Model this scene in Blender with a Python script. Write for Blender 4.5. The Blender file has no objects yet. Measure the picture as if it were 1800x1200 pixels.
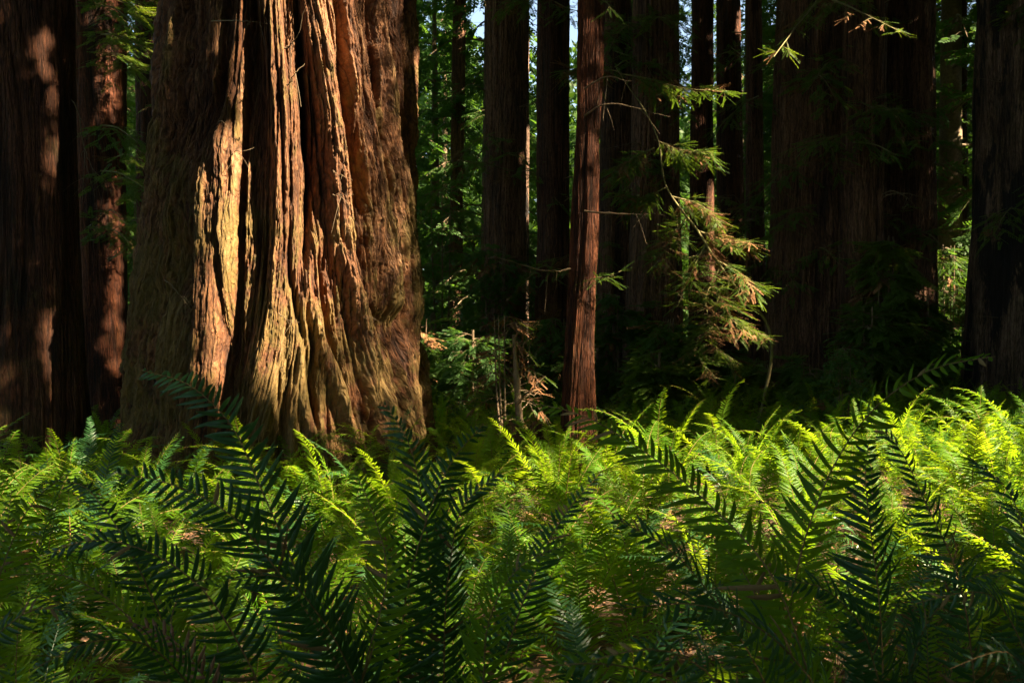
import bpy, math, random
import numpy as np
from mathutils import Vector, Matrix

# ------------------------------------------------------------------ camera, sky, sun, exposure
C = bpy.context.scene.collection
scn = bpy.context.scene
F = 1750.0            # focal length in photograph pixels (35 mm lens, 1800 px wide picture)
HZ = 640.0            # horizon row
EYE = 1.6
cam_d = bpy.data.cameras.new("camera")
cam_d.lens = 35; cam_d.sensor_width = 36; cam_d.shift_y = 40 / 1800
cam_d.clip_start = 0.05; cam_d.clip_end = 1000
cam_d.dof.use_dof = True; cam_d.dof.focus_distance = 11.5; cam_d.dof.aperture_fstop = 16
cam = bpy.data.objects.new("camera", cam_d)
cam.location = (0, 0, EYE); cam.rotation_euler = (math.radians(90), 0, 0)
C.objects.link(cam); scn.camera = cam

SUN_AZ, SUN_EL = 60.0, 35.0      # azimuth measured from the direction back to the camera, towards the right
a, e = math.radians(SUN_AZ), math.radians(SUN_EL)
S = np.array([math.sin(a) * math.cos(e), -math.cos(a) * math.cos(e), math.sin(e)])   # towards the sun
world = bpy.data.worlds.new("World"); scn.world = world; world.use_nodes = True
wn = world.node_tree.nodes; wl = world.node_tree.links
sky = wn.new("ShaderNodeTexSky"); sky.sky_type = 'NISHITA'; sky.sun_disc = False
sky.sun_elevation = e
sky.sun_rotation = math.atan2(S[0], S[1])
bg = wn["Background"]; bg.inputs[1].default_value = 0.055
tint = wn.new("ShaderNodeMix"); tint.data_type = 'RGBA'; tint.blend_type = 'MULTIPLY'; tint.inputs[0].default_value = 1
tint.inputs[7].default_value = (1, .90, .80, 1)      # warm white balance of the photograph
wl.new(sky.outputs[0], tint.inputs[6]); wl.new(tint.outputs[2], bg.inputs[0])
sd = bpy.data.lights.new("sun", 'SUN'); sd.energy = 5.0; sd.angle = math.radians(0.5); sd.color = (1, 0.81, 0.54)
sun = bpy.data.objects.new("sun", sd); C.objects.link(sun)
sun.rotation_euler = Vector(S).to_track_quat('Z', 'Y').to_euler()
sun.location = (30, -10, 30)
scn.view_settings.view_transform = 'Standard'; scn.view_settings.look = 'None'
scn.view_settings.exposure = 3.05; scn.view_settings.gamma = 1
scn.render.engine = 'CYCLES'
cy = scn.cycles
cy.max_bounces = 5; cy.diffuse_bounces = 3; cy.glossy_bounces = 2; cy.transmission_bounces = 3
cy.use_denoising = True; cy.caustics_reflective = False; cy.caustics_refractive = False
cy.use_adaptive_sampling = True; cy.adaptive_threshold = 0.02
cy.sample_clamp_indirect = 6

rng = np.random.default_rng(7)
rnd = random.Random(11)

def at(px, py, Y):
    return np.array([(px - 900) / F * Y, Y, EYE + (HZ - py) / F * Y])

# ------------------------------------------------------------------ mesh and object helpers
def make_mesh(name, V, faces, mats, midx=None, attr=None, smooth=True, flow=None):
    """faces: list of (N,k) int arrays"""
    V = np.asarray(V, dtype=np.float32)
    me = bpy.data.meshes.new(name)
    faces = [np.asarray(f, dtype=np.int32) for f in faces if len(f)]
    loops = np.concatenate([f.ravel() for f in faces])
    sizes = np.concatenate([np.full(len(f), f.shape[1], dtype=np.int32) for f in faces])
    starts = np.concatenate([[0], np.cumsum(sizes)[:-1]]).astype(np.int32)
    me.vertices.add(len(V)); me.vertices.foreach_set("co", V.ravel())
    me.loops.add(len(loops)); me.loops.foreach_set("vertex_index", loops)
    me.polygons.add(len(sizes)); me.polygons.foreach_set("loop_start", starts)
    me.polygons.foreach_set("loop_total", sizes)
    if midx is not None:
        me.polygons.foreach_set("material_index", np.asarray(midx, dtype=np.int32))
    me.polygons.foreach_set("use_smooth", np.full(len(sizes), smooth, dtype=bool))
    for m in mats: me.materials.append(m)
    if attr is not None:
        at_ = me.attributes.new("cav", 'FLOAT', 'POINT')
        at_.data.foreach_set("value", np.asarray(attr, dtype=np.float32))
    if flow is not None:
        fl = me.attributes.new("flow", 'FLOAT_VECTOR', 'POINT')
        fl.data.foreach_set("vector", np.asarray(flow, dtype=np.float32).ravel())
    me.update(); me.validate()
    return me

def obj(name, me, parent=None, loc=(0, 0, 0), rot=None):
    o = bpy.data.objects.new(name, me); C.objects.link(o)
    if parent: o.parent = parent
    o.location = loc
    if rot is not None: o.rotation_euler = rot
    return o

def tag(o, label=None, cat=None, group=None, kind=None):
    if label: o["label"] = label
    if cat: o["category"] = cat
    if group: o["group"] = group
    if kind: o["kind"] = kind
    return o

def thing(name, label, cat, loc=(0, 0, 0), group=None, rz=0):
    return tag(obj(name, None, loc=loc, rot=(0, 0, rz)), label, cat, group)

class Bag:
    """collects geometry for one mesh"""
    def __init__(s): s.V = []; s.Q = []; s.M = []; s.n = 0
    def add(s, V, Q, m=0):
        V = np.asarray(V, float).reshape(-1, 3); Q = np.asarray(Q, int)
        s.V.append(V); s.Q.append(Q + s.n); s.M.append(np.full(len(Q), m)); s.n += len(V)
    def tube(s, P, R, k=6, m=0):
        P = np.asarray(P, float); R = np.broadcast_to(np.asarray(R, float), (len(P),))
        T = np.gradient(P, axis=0); T /= np.linalg.norm(T, axis=1)[:, None] + 1e-9
        ref = np.array([0, 0, 1.0]) if abs(T[:, 2]).mean() < .8 else np.array([0, 1.0, 0])
        A = np.cross(T, ref); A /= np.linalg.norm(A, axis=1)[:, None] + 1e-9
        B = np.cross(T, A)
        th = np.arange(k) / k * 2 * np.pi
        V = P[:, None] + R[:, None, None] * (np.cos(th)[None, :, None] * A[:, None] + np.sin(th)[None, :, None] * B[:, None])
        n = len(P); i = np.arange(n - 1)[:, None] * k; j = np.arange(k)[None]; j2 = (j + 1) % k
        Q = np.stack([i + j, i + j2, i + k + j2, i + k + j], -1).reshape(-1, 4)
        s.add(V.reshape(-1, 3), Q, m)
    def mesh(s, name, mats, smooth=True):
        if not s.V: s.add([[0,0,0],[0,0,.01],[0,.01,.01],[0,.01,0]], [[0,1,2,3]])
        return make_mesh(name, np.concatenate(s.V), [np.concatenate(s.Q)], mats, np.concatenate(s.M), smooth=smooth)

def spline(pts, n):
    P = np.asarray(pts, float)
    t = np.r_[0, np.cumsum(np.linalg.norm(np.diff(P, axis=0), axis=1))]; t /= t[-1]
    m = np.gradient(P, t, axis=0)
    x = np.linspace(0, 1, n); k = np.clip(np.searchsorted(t, x, 'right') - 1, 0, len(P) - 2)
    h = (t[k + 1] - t[k]); s = ((x - t[k]) / h)[:, None]; h = h[:, None]
    return ((2*s**3-3*s**2+1)*P[k] + (s**3-2*s**2+s)*h*m[k] + (-2*s**3+3*s**2)*P[k+1] + (s**3-s**2)*h*m[k+1])

# ------------------------------------------------------------------ noise
TAB = rng.random((512, 512))
def vn(u, v, seed=0, pu=None):
    u = np.asarray(u, float); v = np.asarray(v, float)
    iu = np.floor(u).astype(int); iv = np.floor(v).astype(int)
    fu = u - iu; fv = v - iv
    fu = fu * fu * fu * (fu * (fu * 6 - 15) + 10); fv = fv * fv * fv * (fv * (fv * 6 - 15) + 10)
    s1, s2 = seed * 37 % 512, seed * 91 % 512
    def g(a, b):
        if pu: a = a % pu
        return TAB[(a + s1) % 512, (b + s2) % 512]
    return (g(iu, iv) * (1 - fu) + g(iu + 1, iv) * fu) * (1 - fv) + (g(iu, iv + 1) * (1 - fu) + g(iu + 1, iv + 1) * fu) * fv
def fis(u, v, seed, pu=None, p=.6):
    n = vn(u, v, seed, pu); return np.abs(2 * n - 1) ** p
def ridged(u, v, seed, pu=None):
    n = vn(u, v, seed, pu); return 1 - np.abs(2 * n - 1)
def sst(a, b, x):
    t = np.clip((x - a) / (b - a), 0, 1); return t * t * (3 - 2 * t)

# ------------------------------------------------------------------ materials
def nmat(name):
    m = bpy.data.materials.new(name); m.use_nodes = True
    nt = m.node_tree; b = nt.nodes["Principled BSDF"]
    return m, nt, b
def ramp(nt, stops, fac=None):
    r = nt.nodes.new("ShaderNodeValToRGB"); el = r.color_ramp.elements
    while len(el) < len(stops): el.new(.5)
    for x, (p, c) in zip(el, stops): x.position = p; x.color = (*c, 1)
    if fac is not None: nt.links.new(fac, r.inputs[0])
    return r
def noise(nt, scale, detail=4, vec=None, rough=.6):
    n = nt.nodes.new("ShaderNodeTexNoise"); n.inputs["Scale"].default_value = scale
    n.inputs["Detail"].default_value = detail; n.inputs["Roughness"].default_value = rough
    if vec is not None: nt.links.new(vec, n.inputs["Vector"])
    return n
def mixc(nt, fac, a, b, mode='MIX'):
    m = nt.nodes.new("ShaderNodeMix"); m.data_type = 'RGBA'; m.blend_type = mode
    for v, i in ((fac, 0), (a, 6), (b, 7)):
        if hasattr(v, "is_output"): nt.links.new(v, m.inputs[i])
        elif i == 0: m.inputs[0].default_value = v
        else: m.inputs[i].default_value = (*v, 1)
    return m.outputs[2]
def mathn(nt, op, a, b=0.0, clamp=False):
    m = nt.nodes.new("ShaderNodeMath"); m.operation = op; m.use_clamp = clamp
    for v, i in ((a, 0), (b, 1)):
        if hasattr(v, "is_output"): nt.links.new(v, m.inputs[i])
        else: m.inputs[i].default_value = v
    return m.outputs[0]

def bark(name, ridge, mid, furrow, moss=(0.10, 0.11, 0.02), moss_amt=0.35, bump=1.0, char=0.0):
    m, nt, b = nmat(name)
    tc = nt.nodes.new("ShaderNodeTexCoord")
    fa = nt.nodes.new("ShaderNodeAttribute"); fa.attribute_name = "flow"
    def mapped(sx, sy):
        mp = nt.nodes.new("ShaderNodeMapping"); mp.inputs["Scale"].default_value = (sx, sy, 1)
        nt.links.new(fa.outputs["Vector"], mp.inputs[0]); return mp.outputs[0]
    def n2d(scale, sy, detail, rough=.65, dist=0.0):
        n = noise(nt, scale, detail, mapped(1, sy), rough); n.noise_dimensions = '2D'; n.inputs["Distortion"].default_value = dist; return n
    n1 = n2d(22, .06, 6, .72, .3)       # long fibres
    n2 = n2d(70, .14, 5, .7, .2)        # fine fibres
    n3 = n2d(2.2, .25, 4)               # broad colour drift
    nf = n2d(13, .09, 3, .55, .5)       # cracks: where the noise crosses its mean
    crk = mathn(nt, 'MULTIPLY', mathn(nt, 'ABSOLUTE', mathn(nt, 'SUBTRACT', nf.outputs[0], .5)), 9.0, True)
    nf2 = n2d(34, .12, 3, .55, .5)
    crk2 = mathn(nt, 'MULTIPLY', mathn(nt, 'ABSOLUTE', mathn(nt, 'SUBTRACT', nf2.outputs[0], .5)), 9.0, True)
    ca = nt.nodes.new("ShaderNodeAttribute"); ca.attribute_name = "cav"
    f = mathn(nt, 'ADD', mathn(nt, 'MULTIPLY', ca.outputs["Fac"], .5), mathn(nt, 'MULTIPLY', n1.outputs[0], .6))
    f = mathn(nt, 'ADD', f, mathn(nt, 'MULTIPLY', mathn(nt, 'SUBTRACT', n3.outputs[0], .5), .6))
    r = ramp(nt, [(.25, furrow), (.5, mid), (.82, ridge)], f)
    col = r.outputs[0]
    fib = ramp(nt, [(.36, (.38, .34, .32)), (.6, (1.15, 1.12, 1.1))], n2.outputs[0])
    col = mixc(nt, .85, col, fib.outputs[0], 'MULTIPLY')
    ck = ramp(nt, [(0, (.22, .16, .13)), (.55, (1, 1, 1))], mathn(nt, 'MULTIPLY', crk, mathn(nt, 'ADD', mathn(nt, 'MULTIPLY', crk2, .5), .5)))
    col = mixc(nt, .8, col, ck.outputs[0], 'MULTIPLY')
    sx = nt.nodes.new("ShaderNodeSeparateXYZ"); nt.links.new(tc.outputs["Object"], sx.inputs[0])
    n4 = noise(nt, 1.3, 10, tc.outputs["Object"], .8)
    low = mathn(nt, 'MULTIPLY', mathn(nt, 'SUBTRACT', 4.5, sx.outputs[2]), .035)
    mo = mathn(nt, 'ADD', mathn(nt, 'ADD', n4.outputs[0], low), mathn(nt, 'MULTIPLY', mathn(nt, 'SUBTRACT', ca.outputs["Fac"], .5), .25))
    mr = ramp(nt, [(.54, (0, 0, 0)), (.64, (1, 1, 1))], mo)
    mf = mathn(nt, 'MULTIPLY', mathn(nt, 'MULTIPLY', mr.outputs[0], moss_amt), mathn(nt, 'ADD', mathn(nt, 'MULTIPLY', n2.outputs[0], 1.2), .2), True)
    col = mixc(nt, mf, col, moss)
    if char:
        n5 = n2d(1.3, .3, 6, .65)
        cr = ramp(nt, [(.5, (0, 0, 0)), (.54, (1, 1, 1))], n5.outputs[0])
        col = mixc(nt, mathn(nt, 'MULTIPLY', cr.outputs[0], char), col, (.010, .009, .009))
    nt.links.new(col, b.inputs["Base Color"])
    b.inputs["Roughness"].default_value = .75; b.inputs["Specular IOR Level"].default_value = .3
    bp = nt.nodes.new("ShaderNodeBump"); bp.inputs["Strength"].default_value = bump; bp.inputs["Distance"].default_value = .045
    h = mathn(nt, 'ADD', n1.outputs[0], mathn(nt, 'MULTIPLY', n2.outputs[0], .35))
    h = mathn(nt, 'ADD', h, mathn(nt, 'ADD', mathn(nt, 'MULTIPLY', crk, .5), mathn(nt, 'MULTIPLY', crk2, .25)))
    nt.links.new(h, bp.inputs["Height"]); nt.links.new(bp.outputs[0], b.inputs["Normal"])
    return m

def leafy(name, c1, c2, trans, tfac=.45, rough=.5, var=.8, spec=.35, nscale=.6):
    m, nt, b = nmat(name)
    gi = nt.nodes.new("ShaderNodeNewGeometry"); oi = nt.nodes.new("ShaderNodeObjectInfo")
    n = noise(nt, nscale, 3, gi.outputs["Position"], .6)
    f = mathn(nt, 'ADD', mathn(nt, 'MULTIPLY', mathn(nt, 'SUBTRACT', n.outputs[0], .5), 1.6), mathn(nt, 'MULTIPLY', oi.outputs["Random"], var), True)
    col = mixc(nt, f, c1, c2)
    nt.links.new(col, b.inputs["Base Color"])
    b.inputs["Roughness"].default_value = rough; b.inputs["Specular IOR Level"].default_value = spec
    t = nt.nodes.new("ShaderNodeBsdfTranslucent")
    tcol = mixc(nt, f, trans, tuple(np.array(trans) * np.array([1.5, 1.15, .9])))
    nt.links.new(tcol, t.inputs[0])
    mx = nt.nodes.new("ShaderNodeMixShader"); mx.inputs[0].default_value = tfac
    nt.links.new(b.outputs[0], mx.inputs[1]); nt.links.new(t.outputs[0], mx.inputs[2])
    nt.links.new(mx.outputs[0], nt.nodes["Material Output"].inputs[0])
    return m

M = {}
M['hero'] = bark("giant_bark", (.26, .14, .068), (.15, .060, .023), (.03, .011, .006), moss=(.12, .10, .02), moss_amt=.6, bump=1)
M['red'] = bark("red_bark", (.21, .088, .045), (.12, .045, .021), (.025, .011, .006), moss_amt=.2)
M['rust'] = bark("rust_bark", (.27, .09, .036), (.14, .042, .016), (.022, .009, .005), moss_amt=.1)
M['dark'] = bark("dark_bark", (.36, .19, .11), (.21, .105, .058), (.05, .026, .017), moss=(.05, .06, .015), moss_amt=.25)
M['char'] = bark("charred_bark", (.36, .24, .17), (.22, .135, .09), (.045, .03, .022), moss_amt=.1, char=.9)
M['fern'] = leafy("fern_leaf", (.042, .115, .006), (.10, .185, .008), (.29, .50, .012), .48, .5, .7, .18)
M['fern_dark'] = leafy("fern_leaf_shade", (.02, .065, .019), (.034, .095, .02), (.06, .17, .015), .3, .4, .6)  # dark fern copy: foreground shade put into the colour, some used for variety
M['needle'] = leafy("conifer_needles", (.045, .10, .016), (.08, .13, .018), (.15, .26, .02), .4, .5, .8, nscale=.9)
M['needle_far'] = leafy("far_conifer_needles", (.022, .06, .014), (.05, .10, .016), (.11, .26, .025), .4, .6, .8, nscale=.35)
M['broad'] = leafy("broad_leaves", (.04, .10, .03), (.07, .15, .03), (.10, .25, .03), .35, .4, .7, nscale=2)
def plain(name, c1, c2, scale=8, rough=.8):
    m, nt, b = nmat(name)
    gi = nt.nodes.new("ShaderNodeNewGeometry")
    n = noise(nt, scale, 5, gi.outputs["Position"])
    r = ramp(nt, [(.3, c1), (.7, c2)], n.outputs[0])
    nt.links.new(r.outputs[0], b.inputs["Base Color"]); b.inputs["Roughness"].default_value = rough
    return m
M['rachis'] = plain("fern_stalk", (.14, .075, .02), (.2, .13, .035))
M['deadfern'] = plain("dead_fern", (.12, .05, .02), (.28, .14, .06), 15)
M['deadneedle'] = plain("dead_needles", (.13, .05, .018), (.24, .115, .04), 6)
M['twig'] = plain("twig_bark", (.09, .055, .03), (.2, .14, .08), 12)
M['mosstwig'] = plain("mossy_limb", (.10, .07, .03), (.18, .17, .05), 9)
M['litter'] = plain("leaf_litter", (.10, .045, .02), (.3, .15, .07), 20)

def ground_mat():
    m, nt, b = nmat("forest_soil")
    gi = nt.nodes.new("ShaderNodeNewGeometry")
    n = noise(nt, 2.2, 8, gi.outputs["Position"], .7); n2 = noise(nt, 40, 5, gi.outputs["Position"], .7)
    r = ramp(nt, [(.35, (.03, .02, .012)), (.55, (.09, .045, .022)), (.75, (.17, .09, .045))], n2.outputs[0])
    g = ramp(nt, [(.5, (0, 0, 0)), (.65, (1, 1, 1))], n.outputs[0])
    col = mixc(nt, mathn(nt, 'MULTIPLY', g.outputs[0], .5), r.outputs[0], (.03, .05, .015))
    nt.links.new(col, b.inputs["Base Color"]); b.inputs["Roughness"].default_value = .9
    bp = nt.nodes.new("ShaderNodeBump"); bp.inputs["Strength"].default_value = .8; bp.inputs["Distance"].default_value = .03
    nt.links.new(n2.outputs[0], bp.inputs["Height"]); nt.links.new(bp.outputs[0], b.inputs["Normal"])
    return m
M['soil'] = ground_mat()

# ------------------------------------------------------------------ terrain
def gz(x, y):
    x = np.asarray(x, float); y = np.asarray(y, float)
    z = (vn(x * .16 + 50, y * .16 + 50, 3) - .5) * .35 * sst(1, 6, np.hypot(x, y))
    z = z + .30 * sst(-1, 6, x) * sst(6, 12, y)
    r = np.hypot(x, y - 5)
    return z + sst(60, 200, r) * 16 * (0.8 + .5 * vn(x * .02 + 9, y * .02 + 9, 5))
gx = np.r_[-400, -250, -160, np.linspace(-110, -32, 20), np.linspace(-30, 30, 121), np.linspace(32, 110, 20), 160, 250, 400]
gy = np.r_[-300, -150, -80, np.linspace(-50, -4, 14), np.linspace(-3, 36, 100), np.linspace(38, 130, 30), 160, 220, 300, 420]
GX, GY = np.meshgrid(gx, gy)
i = np.arange(len(gy) - 1)[:, None] * len(gx) + np.arange(len(gx) - 1)[None]
Q = np.stack([i, i + 1, i + 1 + len(gx), i + len(gx)], -1).reshape(-1, 4)
tag(obj("ground", make_mesh("ground", np.stack([GX, GY, gz(GX, GY)], -1).reshape(-1, 3), [Q], [M['soil']])), kind="structure")

# ------------------------------------------------------------------ redwood trunks
def grid_faces(nz, nt_):
    i = np.arange(nz - 1)[:, None] * nt_; j = np.arange(nt_)[None]; j2 = (j + 1) % nt_
    return np.stack([i + j, i + j2, i + nt_ + j2, i + nt_ + j], -1).reshape(-1, 4)

def trunk_mesh(name, keys, Y, mat, top=27., nth=420, nzv=260, amp=.05, cells=26, seed=1, flare=.0):
    """keys: rows of (py, centre px, half width px) read at distance Y; the trunk is round and real-sized."""
    base = at(keys[-1][1], HZ, Y); ztop = 1.6 + (HZ + 40) / F * Y
    k = np.array(keys, float)
    kz = EYE + (HZ - k[:, 0]) / F * Y; kx = (k[:, 1] - 900) / F * Y; kr = k[:, 2] / F * Y
    o = np.argsort(kz); kz, kx, kr = kz[o], kx[o], kr[o]
    z = np.r_[np.linspace(-.5, ztop, nzv), np.linspace(ztop + .4, top, 26)]
    rx = np.interp(z, kz, kx)
    sl = (kx[-1] - kx[0]) / (kz[-1] - kz[0] + 1e-6)
    rx = np.where(z > kz[-1], kx[-1] + sl * (z - kz[-1]) * .6, rx)
    rr = np.interp(z, kz, kr) * np.where(z > kz[-1], 1 - (z - kz[-1]) * .012, 1)
    rr = rr + flare * kr[0] * np.exp(-np.clip(z, 0, 99) / .7)
    nf = int(nth * .68)
    th = np.r_[np.linspace(-.55 * np.pi, .55 * np.pi, nf, endpoint=False), np.linspace(.55 * np.pi, 1.45 * np.pi, nth - nf, endpoint=False)]
    TH, Z = np.meshgrid(th, z)
    u = TH / (2 * np.pi) + .5
    c = cells
    R0 = float(kr.mean())
    w = (vn(u * 6, Z * .25, seed + 5, 6) - .5) * .9
    big = ridged(u * (c // 2) + w * 2, Z * .10 + w * .2, seed, c // 2)
    med = fis(u * c + w * 3, Z * .30, seed + 1, c)
    fin = fis(u * c * 3 + w * 5, Z * .9, seed + 2, c * 3)
    vf = vn(u * c * 12, Z * 4.5, seed + 3, c * 12)
    h = .6 * big + .8 * med + .4 * fin + .2 * vf
    h = (h - .95) / 1.2
    d = amp * (h * 2 - .6)
    lob = (vn(u * 5, Z * .06, seed + 8, 5) - .5) * R0 * .30
    Rr = rr[:, None] + d + lob
    V = np.stack([rx[:, None] + Rr * np.sin(TH) - base[0], -Rr * np.cos(TH), Z], -1)
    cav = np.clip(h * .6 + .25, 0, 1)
    me = make_mesh(name, V.reshape(-1, 3), [grid_faces(len(z), nth)], [mat], attr=cav.ravel(), flow=np.stack([(u + w * .012) * 2 * np.pi * R0 + seed, Z, 0 * Z], -1).reshape(-1, 3))
    return me, base

CREASES = [  # dark clefts between the buttress ridges: polyline, half width, depth
    ([(336, -60), (330, 150), (312, 290)], 6, .16), ([(366, -60), (362, 150), (350, 300), (338, 420)], 6, .2), ([(408, -60), (402, 100), (386, 200)], 5, .14),
    ([(452, -60), (446, 120), (430, 260), (428, 400), (420, 640)], 8, .22), ([(470, 60), (474, 300), (466, 500)], 5, .12),
    ([(522, -60), (528, 120), (545, 330), (535, 470)], 6, .2), ([(586, -60), (596, 140), (612, 300), (622, 420), (640, 560)], 8, .22),
    ([(638, -60), (646, 130), (664, 280), (676, 420), (692, 560)], 6, .17), ([(684, -60), (694, 200), (706, 420)], 5, .12), ([(560, 460), (578, 600), (612, 720), (636, 820)], 7, .2),
    ([(506, 470), (530, 620), (552, 740), (560, 830)], 6, .18), ([(486, 640), (492, 830)], 5, .12), ([(690, 600), (694, 820)], 6, .16), ([(340, 540), (330, 830)], 8, .16),
    ([(412, 560), (398, 830)], 7, .18), ([(720, 500), (732, 820)], 5, .12)]
def giant_mesh():
    Y0 = 13.7; nth = 1180; nzv = 760
    prof = np.array([(-60, 512, 220), (0, 510, 224), (200, 504, 228), (400, 498, 226), (600, 497, 240), (700, 500, 254), (780, 500, 270), (860, 500, 285)], float)
    z = np.r_[np.linspace(-.6, 7.0, nzv), np.linspace(7.2, 30, 30)]
    nf = 1000
    th = np.r_[np.linspace(-.54 * np.pi, .54 * np.pi, nf, endpoint=False), np.linspace(.54 * np.pi, 1.46 * np.pi, nth - nf, endpoint=False)]
    TH, Z = np.meshgrid(th, z)
    py0 = HZ - (z - EYE) * F / Y0
    cx = (np.interp(py0, prof[:, 0], prof[:, 1]) - 900) / F * Y0
    hw = np.interp(py0, prof[:, 0], prof[:, 2]) / F * Y0 * .975
    X = cx[:, None] + hw[:, None] * np.sin(TH); Yy = Y0 - hw[:, None] * np.cos(TH)
    PX = 900 + X / Yy * F; PY = HZ - (Z - EYE) / Yy * F
    ys = np.array([-50, 0, 200, 400, 600, 800], float)
    flow = np.array([[200, 200, 190, 180, 150, 130], [286, 286, 276, 262, 240, 218], [318, 318, 304, 285, 258, 236], [352, 352, 342, 312, 282, 258],
        [376, 374, 368, 352, 342, 325], [405, 402, 395, 386, 376, 356], [436, 432, 420, 412, 408, 392], [462, 460, 452, 444, 430, 410],
        [484, 484, 492, 494, 480, 440], [516, 516, 526, 524, 520, 500], [538, 540, 572, 590, 618, 660], [604, 604, 630, 655, 672, 700],
        [650, 650, 668, 694, 702, 720], [692, 694, 710, 716, 726, 742], [736, 736, 732, 730, 748, 775], [800, 800, 800, 800, 820, 850]], float)
    U = np.zeros_like(PX)
    for r in range(len(z)):
        pc = float(np.clip(PY[r, nf // 2], -50, 800))
        U[r] = np.interp(PX[r], [np.interp(pc, ys, fl) for fl in flow], np.arange(len(flow)))
    def prof_r(dx, w, p=4): return 1 / (1 + (np.abs(dx) / w) ** p)
    ridges = [  # polyline, half width, height, (fade in y0,y1), (fade out y0,y1)
        ([(356, 0), (348, 200), (334, 320), (318, 430), (304, 505)], 11, .13, (200, 380), (460, 540)),
        ([(300, 500), (275, 640), (250, 800)], 22, .08, (480, 640), (990, 999)),
        ([(322, 0), (306, 200), (286, 400), (262, 600), (240, 790)], 12, .12, (-99, -98), (990, 999)),
        ([(404, 150), (394, 300), (387, 420), (377, 560), (366, 700), (356, 800)], 25, .28, (150, 330), (990, 999)),
        ([(382, 0), (380, 150), (366, 260), (350, 380), (345, 520)], 13, .13, (-99, -98), (400, 500)),
        ([(440, 0), (425, 130), (410, 260), (420, 420)], 11, .15, (-99, -98), (250, 330)),
        ([(472, -60), (480, 60), (492, 200), (495, 400), (484, 560), (466, 680), (440, 800)], 19, .26, (-99, -98), (990, 999)),
        ([(516, 0), (520, 200), (520, 400), (512, 600), (508, 800)], 9, .10, (-99, -98), (990, 999)),
        ([(538, 0), (562, 130), (576, 240), (588, 360), (606, 470), (628, 580), (648, 690), (668, 820)], 18, .26, (-99, -98), (990, 999)),
        ([(560, 380), (546, 480), (556, 580), (592, 690), (630, 800)], 13, .18, (380, 450), (990, 999)),
        ([(600, 0), (625, 180), (650, 350), (668, 460), (682, 545)], 13, .17, (-99, -98), (530, 570)),
        ([(540, 440), (525, 560), (530, 700), (560, 800)], 12, .14, (440, 520), (990, 999)),
        ([(648, 0), (670, 240), (694, 400), (702, 600), (715, 800)], 13, .14, (-99, -98), (990, 999)),
        ([(694, 0), (712, 240), (716, 450), (730, 650), (752, 800)], 10, .06, (-99, -98), (990, 999)),
        ([(480, 700), (475, 820)], 14, .10, (690, 760), (990, 999)),
    ]
    d = np.zeros_like(PX)
    wob = (vn(U * 2, Z * .7, 41) - .5) * 9 + (vn(U * 5, Z * 2.2, 42) - .5) * 5
    for pl, w, am, fi, fo in ridges:
        pl = np.array(pl, float)
        c = np.interp(PY, pl[:, 1], pl[:, 0])
        wv = w * (1 + .35 * (vn(Z * .9, Z * 0 + am * 90, 43) - .5))
        d += 1.3 * am * prof_r(PX + wob - c, wv) * sst(*fi, PY) * (1 - sst(*fo, PY)) * (TH > -.5 * np.pi) * (TH < .5 * np.pi)
    def pit(x, y, rx, ry, dep, p=4):
        return -dep / (1 + (((PX + wob - x) / rx) ** 2 + ((PY - y) / ry) ** 2) ** (p / 2))
    d += pit(655, 578, 13, 26, .42) + pit(336, 470, 22, 60, .22) + pit(645, 650, 9, 60, .12) + pit(455, 120, 12, 160, .2) + pit(432, 780, 14, 70, .25)
    d += pit(625, 250, 7, 200, .10) + pit(612, 400, 8, 70, .14) + pit(660, 300, 5, 130, .10) + pit(545, 640, 6, 60, .12) + pit(640, 780, 8, 45, .15)
    w = (vn(U * .8, Z * .32, 21) - .5) * .6
    # bark plates: lens-shaped long strips between furrows
    big = ridged(U * 1.5 + w * 1.5, Z * .16 + 4, 22)
    med = fis(U * 2.6 + w * 2.6, Z * .22 + U * .1, 23)
    sm = fis(U * 6 + w * 4, Z * .55, 24)
    fin = fis(U * 14 + w * 7, Z * 1.8, 25)
    vf = vn(U * 42 + w * 9, Z * 7, 26)
    vv = vn(U * 24, Z * 26, 27)
    medc = med
    pl_ = vn(U * 6 + w * 3, Z * 1.1, 28); pl2 = vn(U * 15, Z * 3.4, 29)
    h = .14 * big + .52 * medc + .46 * sm + .26 * fin + .20 * vf + .09 * vv + .15 * (pl_ > .55) * sst(.55, .62, pl_) + .10 * sst(.5, .6, pl2) - .1
    h = h - .85
    d += .175 * h
    d += (vn(U * .45, Z * .3, 31) - .5) * .22 * np.clip(np.cos(TH), 0, 1)
    for pl, w_, dep in CREASES:
        pl = np.array(pl, float); c = np.interp(PY, pl[:, 1], pl[:, 0])
        d -= dep * np.exp(-((PX + wob * .8 - c) / w_) ** 2) * sst(pl[0, 1] - 60, pl[0, 1] + 30, PY) * (1 - sst(pl[-1, 1] - 40, pl[-1, 1] + 40, PY)) * (np.cos(TH) > 0)
    Rr = hw[:, None] + d
    V = np.stack([cx[:, None] + Rr * np.sin(TH) - cx[0], -Rr * np.cos(TH), Z], -1)
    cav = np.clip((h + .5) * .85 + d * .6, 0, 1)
    me = make_mesh("giant_trunk", V.reshape(-1, 3), [grid_faces(len(z), nth)], [M['hero']], attr=cav.ravel(), flow=np.stack([(U + w * .3) * .34, Z, 0 * Z], -1).reshape(-1, 3))
    return me, np.array([cx[0], Y0, 0])

TREES = []    # (root, x, y) : every redwood that carries a part of the canopy
def redwood(label, keys, Y, mat='dark', seed=1, cat="redwood tree", group=None, **kw):
    me, base = trunk_mesh("redwood_trunk", keys, Y, M[mat], seed=seed, **kw)
    base[2] = 0
    r = thing("redwood_tree", label, cat, tuple(base), group)
    obj("trunk", me, r)
    TREES.append((r, base[0], base[1])); return r

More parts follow.
